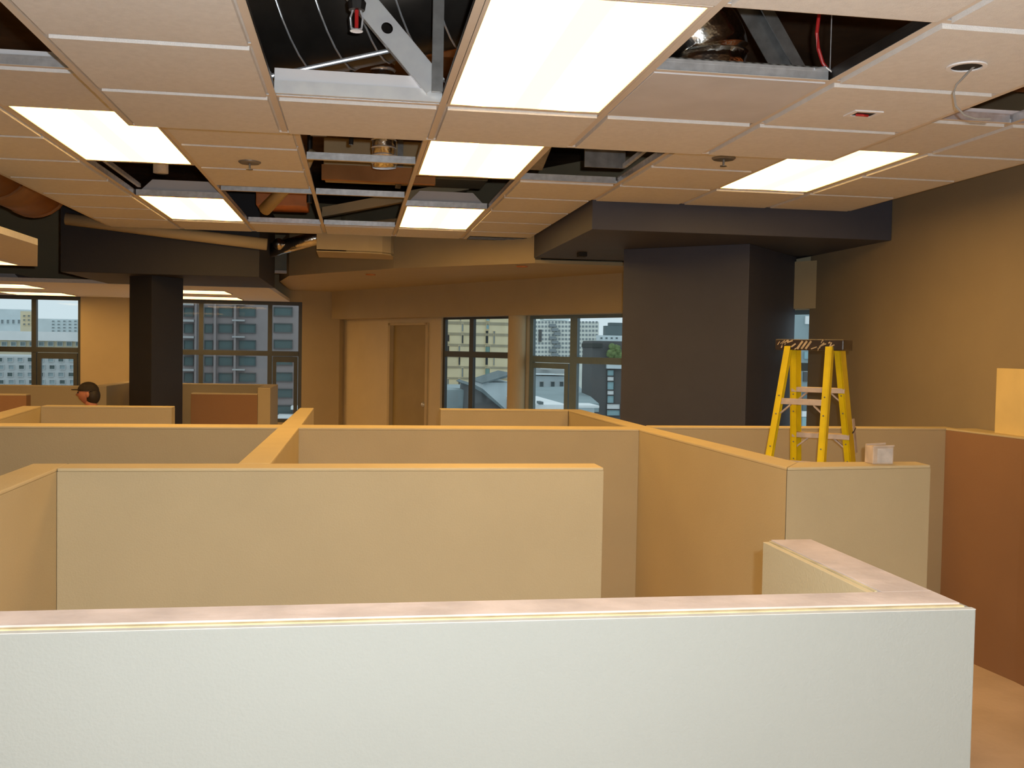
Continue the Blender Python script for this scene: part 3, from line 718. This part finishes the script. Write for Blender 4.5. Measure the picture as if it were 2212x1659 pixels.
def step(k1, k2, z, depth, h, brace=True, fr=False):
    a, b = rp_(k1, z), rp_(k2, z)
    d = (b-a).normalized(); n = Vector((-d.y, d.x, 0))
    m = MB(); m.bar(a, b, (0, 0, 1), h/2, n, depth/2); build('rear_brace' if fr else 'step', m, 'step', o, bev=.002)
    if brace:
        for e, f in ((a, b), (b, a)):
            p = e.lerp(f, .02)-Vector((0, 0, .075)); q = e.lerp(f, .28)-Vector((0, 0, h/2))
            m = MB(); m.bar(p, q, (0, 0, 1), .005, n, .008); build('knee_brace', m, 'step', o)
for k in range(4): step('A', 'C', Z0-.238-.30*k, .022, .03, fr=True)
for k in range(6): step('B', 'D', Z0-.185-.238*k, .075, .026)
cc = Vector((2.281, 4.72, 0))
m = MB(); zt = Z0+.072
m.bar(cc+Vector((0, 0, TOPZ)), cc+Vector((0, 0, zt)), u, .175, v, .068); build('top_cap', m, 'cap', o, bev=.006)
random.seed(8)
m = MB()
for k in range(26):
    side = random.choice((0, 0, 0, 1)); s = random.uniform(-.168, .168); z = random.uniform(TOPZ+.006, zt-.006)
    if .02 > s > -.07 and random.random() < .5: continue
    c = cc+u*s-v*.0685+Vector((0, 0, z)); a = random.uniform(.3, 1.2); L = random.uniform(.004, .016)
    m.bar(c-(u*math.cos(a)+Vector((0, 0, math.sin(a))))*L, c+(u*math.cos(a)+Vector((0, 0, math.sin(a))))*L, v, .0008, (u*-math.sin(a)+Vector((0, 0, math.cos(a)))), random.uniform(.0015, .004))
for k in range(3):
    c = cc+u*(-.045+.022*k)-v*.0687+Vector((0, 0, TOPZ+.026)); a = .95
    m.bar(c-(u*math.cos(a)+Vector((0, 0, math.sin(a))))*.024, c+(u*math.cos(a)+Vector((0, 0, math.sin(a))))*.024, v, .0008, (u*-math.sin(a)+Vector((0, 0, math.cos(a)))), .005)
for k in range(16):
    c = cc+u*random.uniform(-.16, .16)+v*random.uniform(-.06, .06)+Vector((0, 0, zt+.0004)); m.bar(c-u*.01, c+u*.012, v, .006, (0, 0, 1), .0006)
build('paint_splash', m, 'splat', o)['kind'] = 'stuff'
for k1, k2 in (('A', 'B'), ('C', 'D')):
    m = MB(); m.bar(rp_(k1, .95), rp_(k2, .95), (0, 0, 1), .012, u, .003); build('spreader', m, 'galv_d', o)
m = MB(); c0, c1 = rp_('D', Z0-.325), rp_('D', Z0-.50)
m.bar(c0+u*.03-v*.02, c1+u*.03-v*.02, v, .016, u, .0012); build('sticker', m, 'carton', o, label='pale strip of paper on the rail')
m = MB(); c = rp_('D', Z0-.385)+u*.03-v*.024; m.bar(c-v*.02-Vector((0, 0, .012)), c+v*.02+Vector((0, 0, .012)), u, .003, (0, 0, 1), .003); build('tie', m, 'black', o)

# ------------------------------------------------------------------ the worker
PX, PYY = -2.26, 9.0
HT = at(208, 825, PYY).z
def skinned(name, joints, edges, radii, mt, parent, sub=2):
    off = WPOS[parent.name]
    me = bpy.data.meshes.new(name); me.from_pydata([tuple(Vector(j)-off) for j in joints], edges, [])
    ob = bpy.data.objects.new(name, me); COL.objects.link(ob); ob.parent = parent; WPOS[ob.name] = off
    sk = ob.modifiers.new('skin', 'SKIN'); sk.use_smooth_shade = True
    for i, d in enumerate(me.skin_vertices[0].data):
        d.radius = radii[i] if isinstance(radii[i], tuple) else (radii[i], radii[i]); d.use_root = (i == 0)
    ss = ob.modifiers.new('sub', 'SUBSURF'); ss.levels = ss.render_levels = sub
    dg = bpy.context.evaluated_depsgraph_get(); ev = ob.evaluated_get(dg)
    m2 = bpy.data.meshes.new_from_object(ev); ob.modifiers.clear(); ob.data = m2
    m2.materials.clear(); m2.materials.append(M[mt])
    for p in m2.polygons: p.use_smooth = True
    return ob
o = thing('person', (PX, PYY, 0), 'person in a dark cap facing left, seen over the far left low walls', 'person')
hz = HT-.097                   # head centre
seat = hz-.70
# facing -X, seated, hands on the thighs
J = [(PX+.05, PYY, seat+.10), (PX+.05, PYY, seat+.28), (PX+.03, PYY, seat+.45), (PX+.01, PYY, seat+.53), (PX-.005, PYY, seat+.60),
     (PX+.02, PYY-.18, seat+.46), (PX-.02, PYY-.23, seat+.22), (PX-.24, PYY-.19, seat+.12),
     (PX+.02, PYY+.18, seat+.46), (PX-.02, PYY+.23, seat+.22), (PX-.24, PYY+.19, seat+.12)]
skinned('body', J, [(0, 1), (1, 2), (2, 3), (3, 4), (2, 5), (5, 6), (6, 7), (2, 8), (8, 9), (9, 10)],
        [(.16, .13), (.15, .115), (.13, .10), .07, .055, .07, .05, .036, .07, .05, .036], 'shirt', o)
J = [(PX+.05, PYY, seat+.08), (PX, PYY-.10, seat+.08), (PX-.40, PYY-.15, seat+.06), (PX-.38, PYY-.15, .09), (PX-.44, PYY-.15, .05), (PX-.56, PYY-.16, .04),
     (PX, PYY+.10, seat+.08), (PX-.40, PYY+.15, seat+.06), (PX-.38, PYY+.15, .09), (PX-.44, PYY+.15, .05), (PX-.56, PYY+.16, .04)]
skinned('trousers', J, [(0, 1), (1, 2), (2, 3), (3, 4), (4, 5), (0, 6), (6, 7), (7, 8), (8, 9), (9, 10)], [.14, .10, .075, .055, .05, .035, .10, .075, .055, .05, .035], 'jeans', o)
for s in (-1, 1):
    w = Vector((PX-.25, PYY+s*.19, seat+.125)); J = [w, w+Vector((-.05, -s*.01, 0))]; E = [(0, 1)]; R_ = [.026, .034]
    for k, (L, dy) in enumerate(((.075, -.027), (.085, -.009), (.08, .009), (.062, .027))):
        i = len(J); b = w+Vector((-.085, dy, .004)); J += [b, b+Vector((-L*.5, 0, -.008)), b+Vector((-L, 0, -.03))]; R_ += [.0095, .009, .0075]; E += [(1, i), (i, i+1), (i+1, i+2)]
    i = len(J); J += [w+Vector((-.045, -s*.035, 0)), w+Vector((-.085, -s*.055, -.008))]; R_ += [.011, .009]; E += [(1, i), (i, i+1)]
    skinned('hand', J, E, R_, 'skin', o, 1)
# head: face towards -X
m = MB(); nn, kk = 24, 18; vs = []; fs = []
for i in range(kk+1):
    t = math.pi*i/kk
    for j in range(nn):
        a = 2*math.pi*j/nn; x, y, z = math.sin(t)*math.cos(a), math.sin(t)*math.sin(a), -math.cos(t)
        rx, ry, rz = .08, .063, .098
        if z < -.2: rx *= 1-.18*(-z-.2); ry *= 1-.28*(-z-.2)
        f = max(0, -x)
        px_ = x*rx; pz = z*rz
        if f > .8 and abs(y) < .35:
            px_ -= .022*math.exp(-((z+.12)/.16)**2)*(1-abs(y)/.35)      # nose
            px_ -= .006*math.exp(-((z+.52)/.1)**2)                       # lips
            px_ += .006*math.exp(-((z-.08)/.1)**2)
        vs.append((PX-.02+px_, PYY+y*ry, hz+pz))
for i in range(kk):
    for j in range(nn): fs.append([i*nn+j, i*nn+(j+1) % nn, (i+1)*nn+(j+1) % nn, (i+1)*nn+j])
m.add(vs, fs)
m.tube([(PX+.015, PYY, hz-.16), (PX+.005, PYY, hz-.04)], .047, 16)
hd = build('head', m, 'skin', o, smooth=True)
for s in (-1, 1):
    m = MB(); m.ball((PX-.005, PYY+s*.066, hz-.01), .024, squash=(.6, .35, 1)); build('ear', m, 'skin', hd, smooth=True)
    m = MB(); m.ball((PX-.09, PYY+s*.026, hz+.006), .009); build('eye', m, 'black', hd, smooth=True)
m = MB(); vs = []; fs = []; n = 24; k2 = 8
for i in range(k2+1):
    t = math.pi/2*i/k2
    vs += [(PX-.015+.088*math.cos(2*math.pi*j/n)*math.cos(t), PYY+.071*math.sin(2*math.pi*j/n)*math.cos(t), hz+.02+.078*math.sin(t)) for j in range(n)]
for i in range(k2):
    for j in range(n): fs.append([i*n+j, i*n+(j+1) % n, (i+1)*n+(j+1) % n, (i+1)*n+j])
m.add(vs, fs); m.prism([(PX-.07, PYY-.06), (PX-.13, PYY-.05), (PX-.155, PYY), (PX-.13, PYY+.05), (PX-.07, PYY+.06)], hz+.026, hz+.033)
build('cap', m, 'capcloth', o, smooth=False, label='dark peaked cap')
m = MB(); m.ball((PX+.02, PYY, hz-.022), .073, 20, 12, squash=(.85, .93, 1.12)); build('hair', m, 'hair', o, smooth=True)
o2 = thing('work_stool', (PX+.05, PYY, 0), 'plain white stool hidden under the person behind the far left low walls', 'stool')
m = MB(); m.lathe((PX+.06, PYY, seat-.14), [(.15, 0), (.16, .02), (.15, .03)], 24); build('seat', m, 'bucket', o2)
for a in range(4):
    t = math.pi/4+a*math.pi/2; m = MB(); m.tube([(PX+.06+.16*math.cos(t), PYY+.16*math.sin(t), 0), (PX+.06+.11*math.cos(t), PYY+.11*math.sin(t), seat-.14)], .015, 10); build('leg', m, 'bucket', o2)

# ================================================================== outside
struct(build('ground', bx(-400, 500, 25, 900, -32, -30), mat('street', (.4, .4, .4), .9)))
O = {k: mat('out_'+k, c, .8, var=.05, vscale=.3) for k, c in dict(mauve=(.30, .255, .25), mauve_l=(.42, .42, .42), teal=(.10, .145, .145), beige=(.85, .72, .46), white=(.92, .93, .86), pale=(.72, .80, .83),
     slate=(.15, .19, .20), dgrey=(.12, .12, .12), dgrey2=(.06, .065, .06), roof=(.34, .42, .44), snow=(.95, .97, .97), tanb=(.80, .70, .50), greenglass=(.22, .36, .32), bluewin=(.34, .52, .56), joint=(.42, .36, .24), iron=(.035, .04, .045), pwin=(.30, .34, .36), silver=(.55, .57, .57)).items()}
def rectbox(m, px0, py0, px1, py1, Y, d0, d1, mi=0):
    a, b = at(px0, py1, Y), at(px1, py0, Y); m.box(a.x, b.x, Y+d0, Y+d1, a.z, b.z, mi)
def tower(name, label, px0, px1, py0, Y, depth, mt, py1=None, cat='building'):
    a = at(px0, py0, Y); b = at(px1, py0, Y)
    zb = -30 if py1 is None else at(px0, py1, Y).z
    o = thing(name, ((a.x+b.x)/2, Y, zb), label, cat, None)
    m = MB(); m.box(a.x, b.x, Y, Y+depth, zb, a.z); build('wall', m, O[mt], o); return o
def win(o, px0, py0, px1, py1, Y, fm, pm, fr=1.2):
    f = MB(); rectbox(f, px0, py0, px1, py0+fr, Y, -.25, -.01); rectbox(f, px0, py1-fr, px1, py1, Y, -.25, -.01)
    rectbox(f, px0, py0+fr, px0+fr, py1-fr, Y, -.25, -.01); rectbox(f, px1-fr, py0+fr, px1, py1-fr, Y, -.25, -.01)
    w = build('window', f, O[fm], o)
    p = MB(); rectbox(p, px0+fr, py0+fr, px1-fr, py1-fr, Y, -.08, -.01); build('pane', p, O[pm], w)
# apartment block in the left window
Y = 160
o = tower('apartment_block', 'mauve brick apartment block with rows of dark windows in the left window', 330, 720, 470, Y, 25, 'mauve')
for r in range(-1, 8):
    yt = 664+35.3*r
    for x0_, x1_ in ((397, 418), (442, 460), (472, 503), (516, 553)): win(o, x0_, yt, x1_, yt+20.5, Y, 'dgrey', 'teal')
    win(o, 591, yt-1, 632, yt+19, Y, 'dgrey', 'teal')
    m = MB(); rectbox(m, 394, yt+27, 421, yt+31, Y, -1.2, 0); build('balcony_slab', m, O['mauve_l'], o)
    m = MB(); rectbox(m, 503, yt+27, 530, yt+30, Y, -1.0, 0); build('balcony_slab', m, O['mauve_l'], o)
for a, b in ((421, 428), (462, 470), (505, 513)):
    m = MB(); rectbox(m, a, 470, b, 900, Y, -.9, 0); build('pilaster', m, O['mauve'], o)
m = MB(); rectbox(m, 436, 470, 441, 900, Y, -.7, 0); build('downpipe', m, O['pale'], o)
m = MB(); rectbox(m, 600, 897, 640, 905, Y-4, 0, 3); rectbox(m, 628, 878, 660, 885, Y-4, 0, 3); tag(build('white_canopy', m, O['snow']), 'white canopies at the foot of the mauve apartment block', 'canopy')
# city in the far left window
Y = 260
o = tower('pale_tower', 'pale grey blue city tower behind the far left window', 80, 200, 688, Y+30, 20, 'pale')
for r in range(5):
    for c in range(6): win(o, 112+12*c, 692+7*r, 119+12*c, 696+7*r, Y+30, 'pale', 'pwin', .7)
o = tower('tan_tower', 'small tan tower seen through the far left window beside the mullion', 44, 78, 672, Y, 1.5, 'tanb')
for r in range(3): win(o, 50, 680+9*r, 56, 685+9*r, Y, 'tanb', 'pwin', .7); win(o, 60, 680+9*r, 66, 685+9*r, Y, 'tanb', 'pwin', .7)
o = tower('white_hall', 'large whitish building on the left behind the far left window', -240, 62, 662, Y+60, 4, 'pale')
for r in range(6): win(o, -10+12*r, 690, -3+12*r, 700, Y+60, 'pale', 'pwin', .8)
o = tower('long_hall', 'low beige hall with pale roof strip in the far left window', -200, 215, 730, Y-60, 25, 'tanb')
m = MB(); rectbox(m, -200, 719, 215, 731, Y-60, -2, 20); build('roof', m, O['snow'], o)
for c in range(9): win(o, 4+20*c, 738, 16+20*c, 748, Y-60, 'pale', 'roof', 1)
o = tower('grey_block', 'nearest grey white block with dark windows at the foot of the far left window', -200, 240, 766, Y-110, 20, 'silver')
for r in range(4):
    for c in range(9): win(o, -6+22*c+(r % 2)*3, 772+16*r, 7+22*c+(r % 2)*3, 782+16*r, Y-110, 'silver', 'roof' if (r+c) % 3 else 'teal', 1)
# beige panel building in the middle window
Y = 220
o = tower('panel_building', 'beige panel clad building with slender dark windows in the middle window', 880, 1135, 560, Y, 30, 'beige')
ox, oy, k = 920, 640, .1989
for r in range(14):
    m = MB(); yy = oy+(290+120*(r-4))*k; rectbox(m, 880, yy, 1135, yy+.6, Y, -.12, -.005); build('panel_joint', m, O['joint'], o)
for x0_, y0_, x1_, y1_, mm in ((225, 405, 258, 495, 'iron'), (232, 530, 256, 600, 'iron'), (385, 410, 410, 515, 'iron'), (350, 530, 375, 600, 'pwin'), (350, 655, 376, 750, 'iron'), (385, 770, 408, 880, 'pwin'), (350, 890, 372, 990, 'iron'), (228, 890, 250, 990, 'pwin'),
     (365, 225, 385, 270, 'pwin'), (385, 290, 410, 385, 'pwin'), (645, 370, 680, 515, 'iron'), (642, 530, 698, 620, 'greenglass'), (642, 660, 676, 750, 'iron'), (640, 775, 695, 885, 'greenglass'), (650, 222, 695, 270, 'bluewin'), (652, 290, 688, 360, 'bluewin'), (728, 375, 752, 520, 'pwin'), (728, 660, 748, 755, 'pwin')):
    win(o, ox+x0_*k, oy+y0_*k, ox+x1_*k, oy+y1_*k, Y, 'beige', mm, .8)
o = thing('gable_house', at(1040, 870, 120), 'grey roofed gable house below the beige panel building', 'building')
m = MB(); a, b = at(955, 842, 130), at(1030, 842, 130); m.box(a.x, b.x, 130, 150, -30, a.z); build('flat_roof_wing', m, O['roof'], o)
m = MB(); g = [at(1018, 900, 120), at(1022, 833, 120), at(1040, 845, 120), at(1085, 886, 120), at(1090, 900, 120)]
m.add([tuple(p) for p in g]+[(p.x, 135, p.z) for p in g], [[0, 1, 2, 3, 4], [9, 8, 7, 6, 5]]+[[i, i+5, (i+1) % 5+5, (i+1) % 5] for i in range(5)]); m.box(g[0].x, g[4].x, 120, 135, -30, g[0].z); build('gable_wall', m, O['dgrey'], o)
m = MB()
g = [at(1015, 833, 119), at(1022, 829, 119), at(1043, 840, 119), at(1092, 884, 119), at(1092, 890, 119), at(1042, 848, 119), at(1022, 837, 119)]
m.add([tuple(p) for p in g]+[(p.x, 136, p.z) for p in g], [list(range(7)), list(range(13, 6, -1))]+[[i, i+7, (i+1) % 7+7, (i+1) % 7] for i in range(7)]); build('roof', m, O['slate'], o)
o = tower('pale_house', 'pale house with a sloped top edge between the gable roof and the beige building', 1043, 1110, 826, 150, 15, 'pale')
m = MB(); g = [at(1042, 827, 149), at(1110, 806, 149), at(1110, 812, 149), at(1042, 829, 149)]
m.add([tuple(p) for p in g]+[(p.x, 166, p.z) for p in g], [[0, 1, 2, 3], [7, 6, 5, 4]]+[[i, i+4, (i+1) % 4+4, (i+1) % 4] for i in range(4)]); build('roof', m, O['slate'], o)
# white high rise and its neighbours in the right window
Y = 420
o = tower('white_highrise', 'white high rise with a grid of small windows in the right window', 1100, 1294, 691, Y, 20, 'white')
m = MB()
for r in range(10):
    for c in range(26):
        if c in (5, 6) and r in (2, 3, 4): continue
        px = 1104+7.3*c; py = 694+9.1*r; rectbox(m, px, py, px+4.3, py+4.2, Y, -.25, -.02)
w = build('window_grid', m, O['pwin'], o); w['kind'] = 'stuff'
m = MB(); rectbox(m, 1163, 712, 1170, 738, Y, -.5, -.02); build('tall_window', m, O['dgrey'], o)
m = MB()
for r in range(9): rectbox(m, 1186+(r % 3)*5, 700+9*r, 1200+(r % 3)*5, 706+9*r, Y, -1.5, -.02)
build('fire_stair', m, O['pwin'], o)
m = MB(); rectbox(m, 1181, 676, 1236, 691, Y, 6, 30); build('roof_plant', m, O['pale'], o)
m = MB(); rectbox(m, 1140, 683, 1172, 691, Y, 6, 30); build('roof_plant', m, O['white'], o)
o = tower('hill_houses', 'slate grey houses on the hill at the right of the right window', 1293, 1420, 724, 380, 4, 'pale')
m = MB(); rectbox(m, 1308, 706, 1420, 726, 385, 0, 4); rectbox(m, 1318, 699, 1420, 707, 386, 0, 4); build('upper_storey', m, O['slate'], o)
for c in range(4): win(o, 1296+11*c, 728, 1302+11*c, 733, 380, 'pale', 'slate', .7)
Y = 150
o = tower('dark_building', 'dark grey building with a stack of pale blue windows beside the charcoal column', 1280, 1480, 736, Y, 6.8, 'dgrey')
m = MB(); rectbox(m, 1278, 742, 1300, 750, Y, -.4, 7); build('wing_parapet', m, O['dgrey2'], o)
for y0_, y1_, mm in ((799, 812, 'bluewin'), (813, 823, 'snow'), (824, 842, 'bluewin'), (843, 853, 'snow'), (854, 871, 'bluewin')): win(o, 1311, y0_, 1326, y1_, Y, 'dgrey', mm, .6)
win(o, 1310, 872, 1339, 884, Y, 'dgrey', 'snow', .6); win(o, 1310, 885, 1339, 898, Y, 'dgrey', 'bluewin', .6)
m = MB(); rectbox(m, 1309, 783, 1342, 796, Y, -.6, 0); build('canopy_band', m, O['pale'], o)
m = MB()
random.seed(3)
for k in range(26):
    a = at(1314+random.uniform(0, 26), 748+random.uniform(0, 22), Y-1); m.ball(tuple(a), random.uniform(.25, .6), 7, 5)
tag(build('creeper', m, mat('creeper_leaf', (.16, .22, .08), .8, var=.3, vscale=2)), 'green creeper on the dark grey building in the right window', 'plant', kind='stuff')
o = tower('parapet_house', 'white house with three square windows under grey cornices, seen in the vent window', 1148, 1236, 812, 172, 20, 'pale')
for x in (1165, 1189, 1208): win(o, x, 824, x+9, 836, 172, 'silver', 'slate', .8)
m = MB(); rectbox(m, 1148, 801, 1236, 806, 172, -1, 8); rectbox(m, 1148, 795, 1236, 799, 173, 0, 8); build('cornice', m, O['silver'], o)
m = MB(); rectbox(m, 1174, 792, 1192, 797, 169, 0, 3); build('roof_hatch', m, O['snow'], o)
m = MB(); g = [at(1120, 837, 168), at(1250, 834, 168), at(1294, 872, 140), at(1120, 872, 140)]
m.add([tuple(p) for p in g]+[(p.x, p.y, p.z-1.2) for p in g], [[0, 1, 2, 3], [7, 6, 5, 4]]+[[i, i+4, (i+1) % 4+4, (i+1) % 4] for i in range(4)])
tag(build('grey_roof', m, O['roof']), 'broad grey roof slope below the white parapet house', 'roof')
o = tower('white_shed', 'bright white low roof right above the partition in the right window', 1150, 1228, 874, 110, 20, 'snow')
m = MB(); rectbox(m, 1155, 872, 1166, 876, 109, 0, 4); build('roof_box', m, O['snow'], o)
m = MB(); rectbox(m, 1166, 868, 1174, 874, 108, 0, 2); build('roof_vent', m, O['slate'], o)
o = tower('small_shed', 'pale wall of a small shed beside the white low roof', 1240, 1284, 879, 112, 3, 'pale')
m = MB(); rectbox(m, 1240, 875, 1290, 879.5, 112, -1, 4); build('roof', m, O['snow'], o)
# modern facade in the slit beside the column
Y = 90
o = tower('modern_facade', 'blue grey facade with white bands in the narrow gap between column and right wall', 1705, 1830, 600, Y, 15, 'roof')
for x0_, y0_, x1_, y1_, mm in ((1738, 683, 1748, 700, 'snow'), (1750, 672, 1753, 720, 'snow'), (1751, 716, 1764, 720, 'snow'), (1754, 680, 1766, 715, 'greenglass'), (1736, 760, 1748, 775, 'bluewin'), (1750, 758, 1764, 778, 'greenglass'), (1735, 792, 1746, 803, 'silver'), (1734, 804, 1744, 824, 'dgrey'), (1748, 796, 1764, 834, 'pale'), (1732, 838, 1748, 886, 'slate'), (1731, 888, 1746, 900, 'snow'), (1731, 901, 1746, 920, 'bluewin'), (1750, 850, 1764, 920, 'slate')):
    m = MB(); rectbox(m, x0_, y0_, x1_, y1_, Y, -.2, -.01); build('facade_panel', m, O[mm], o)
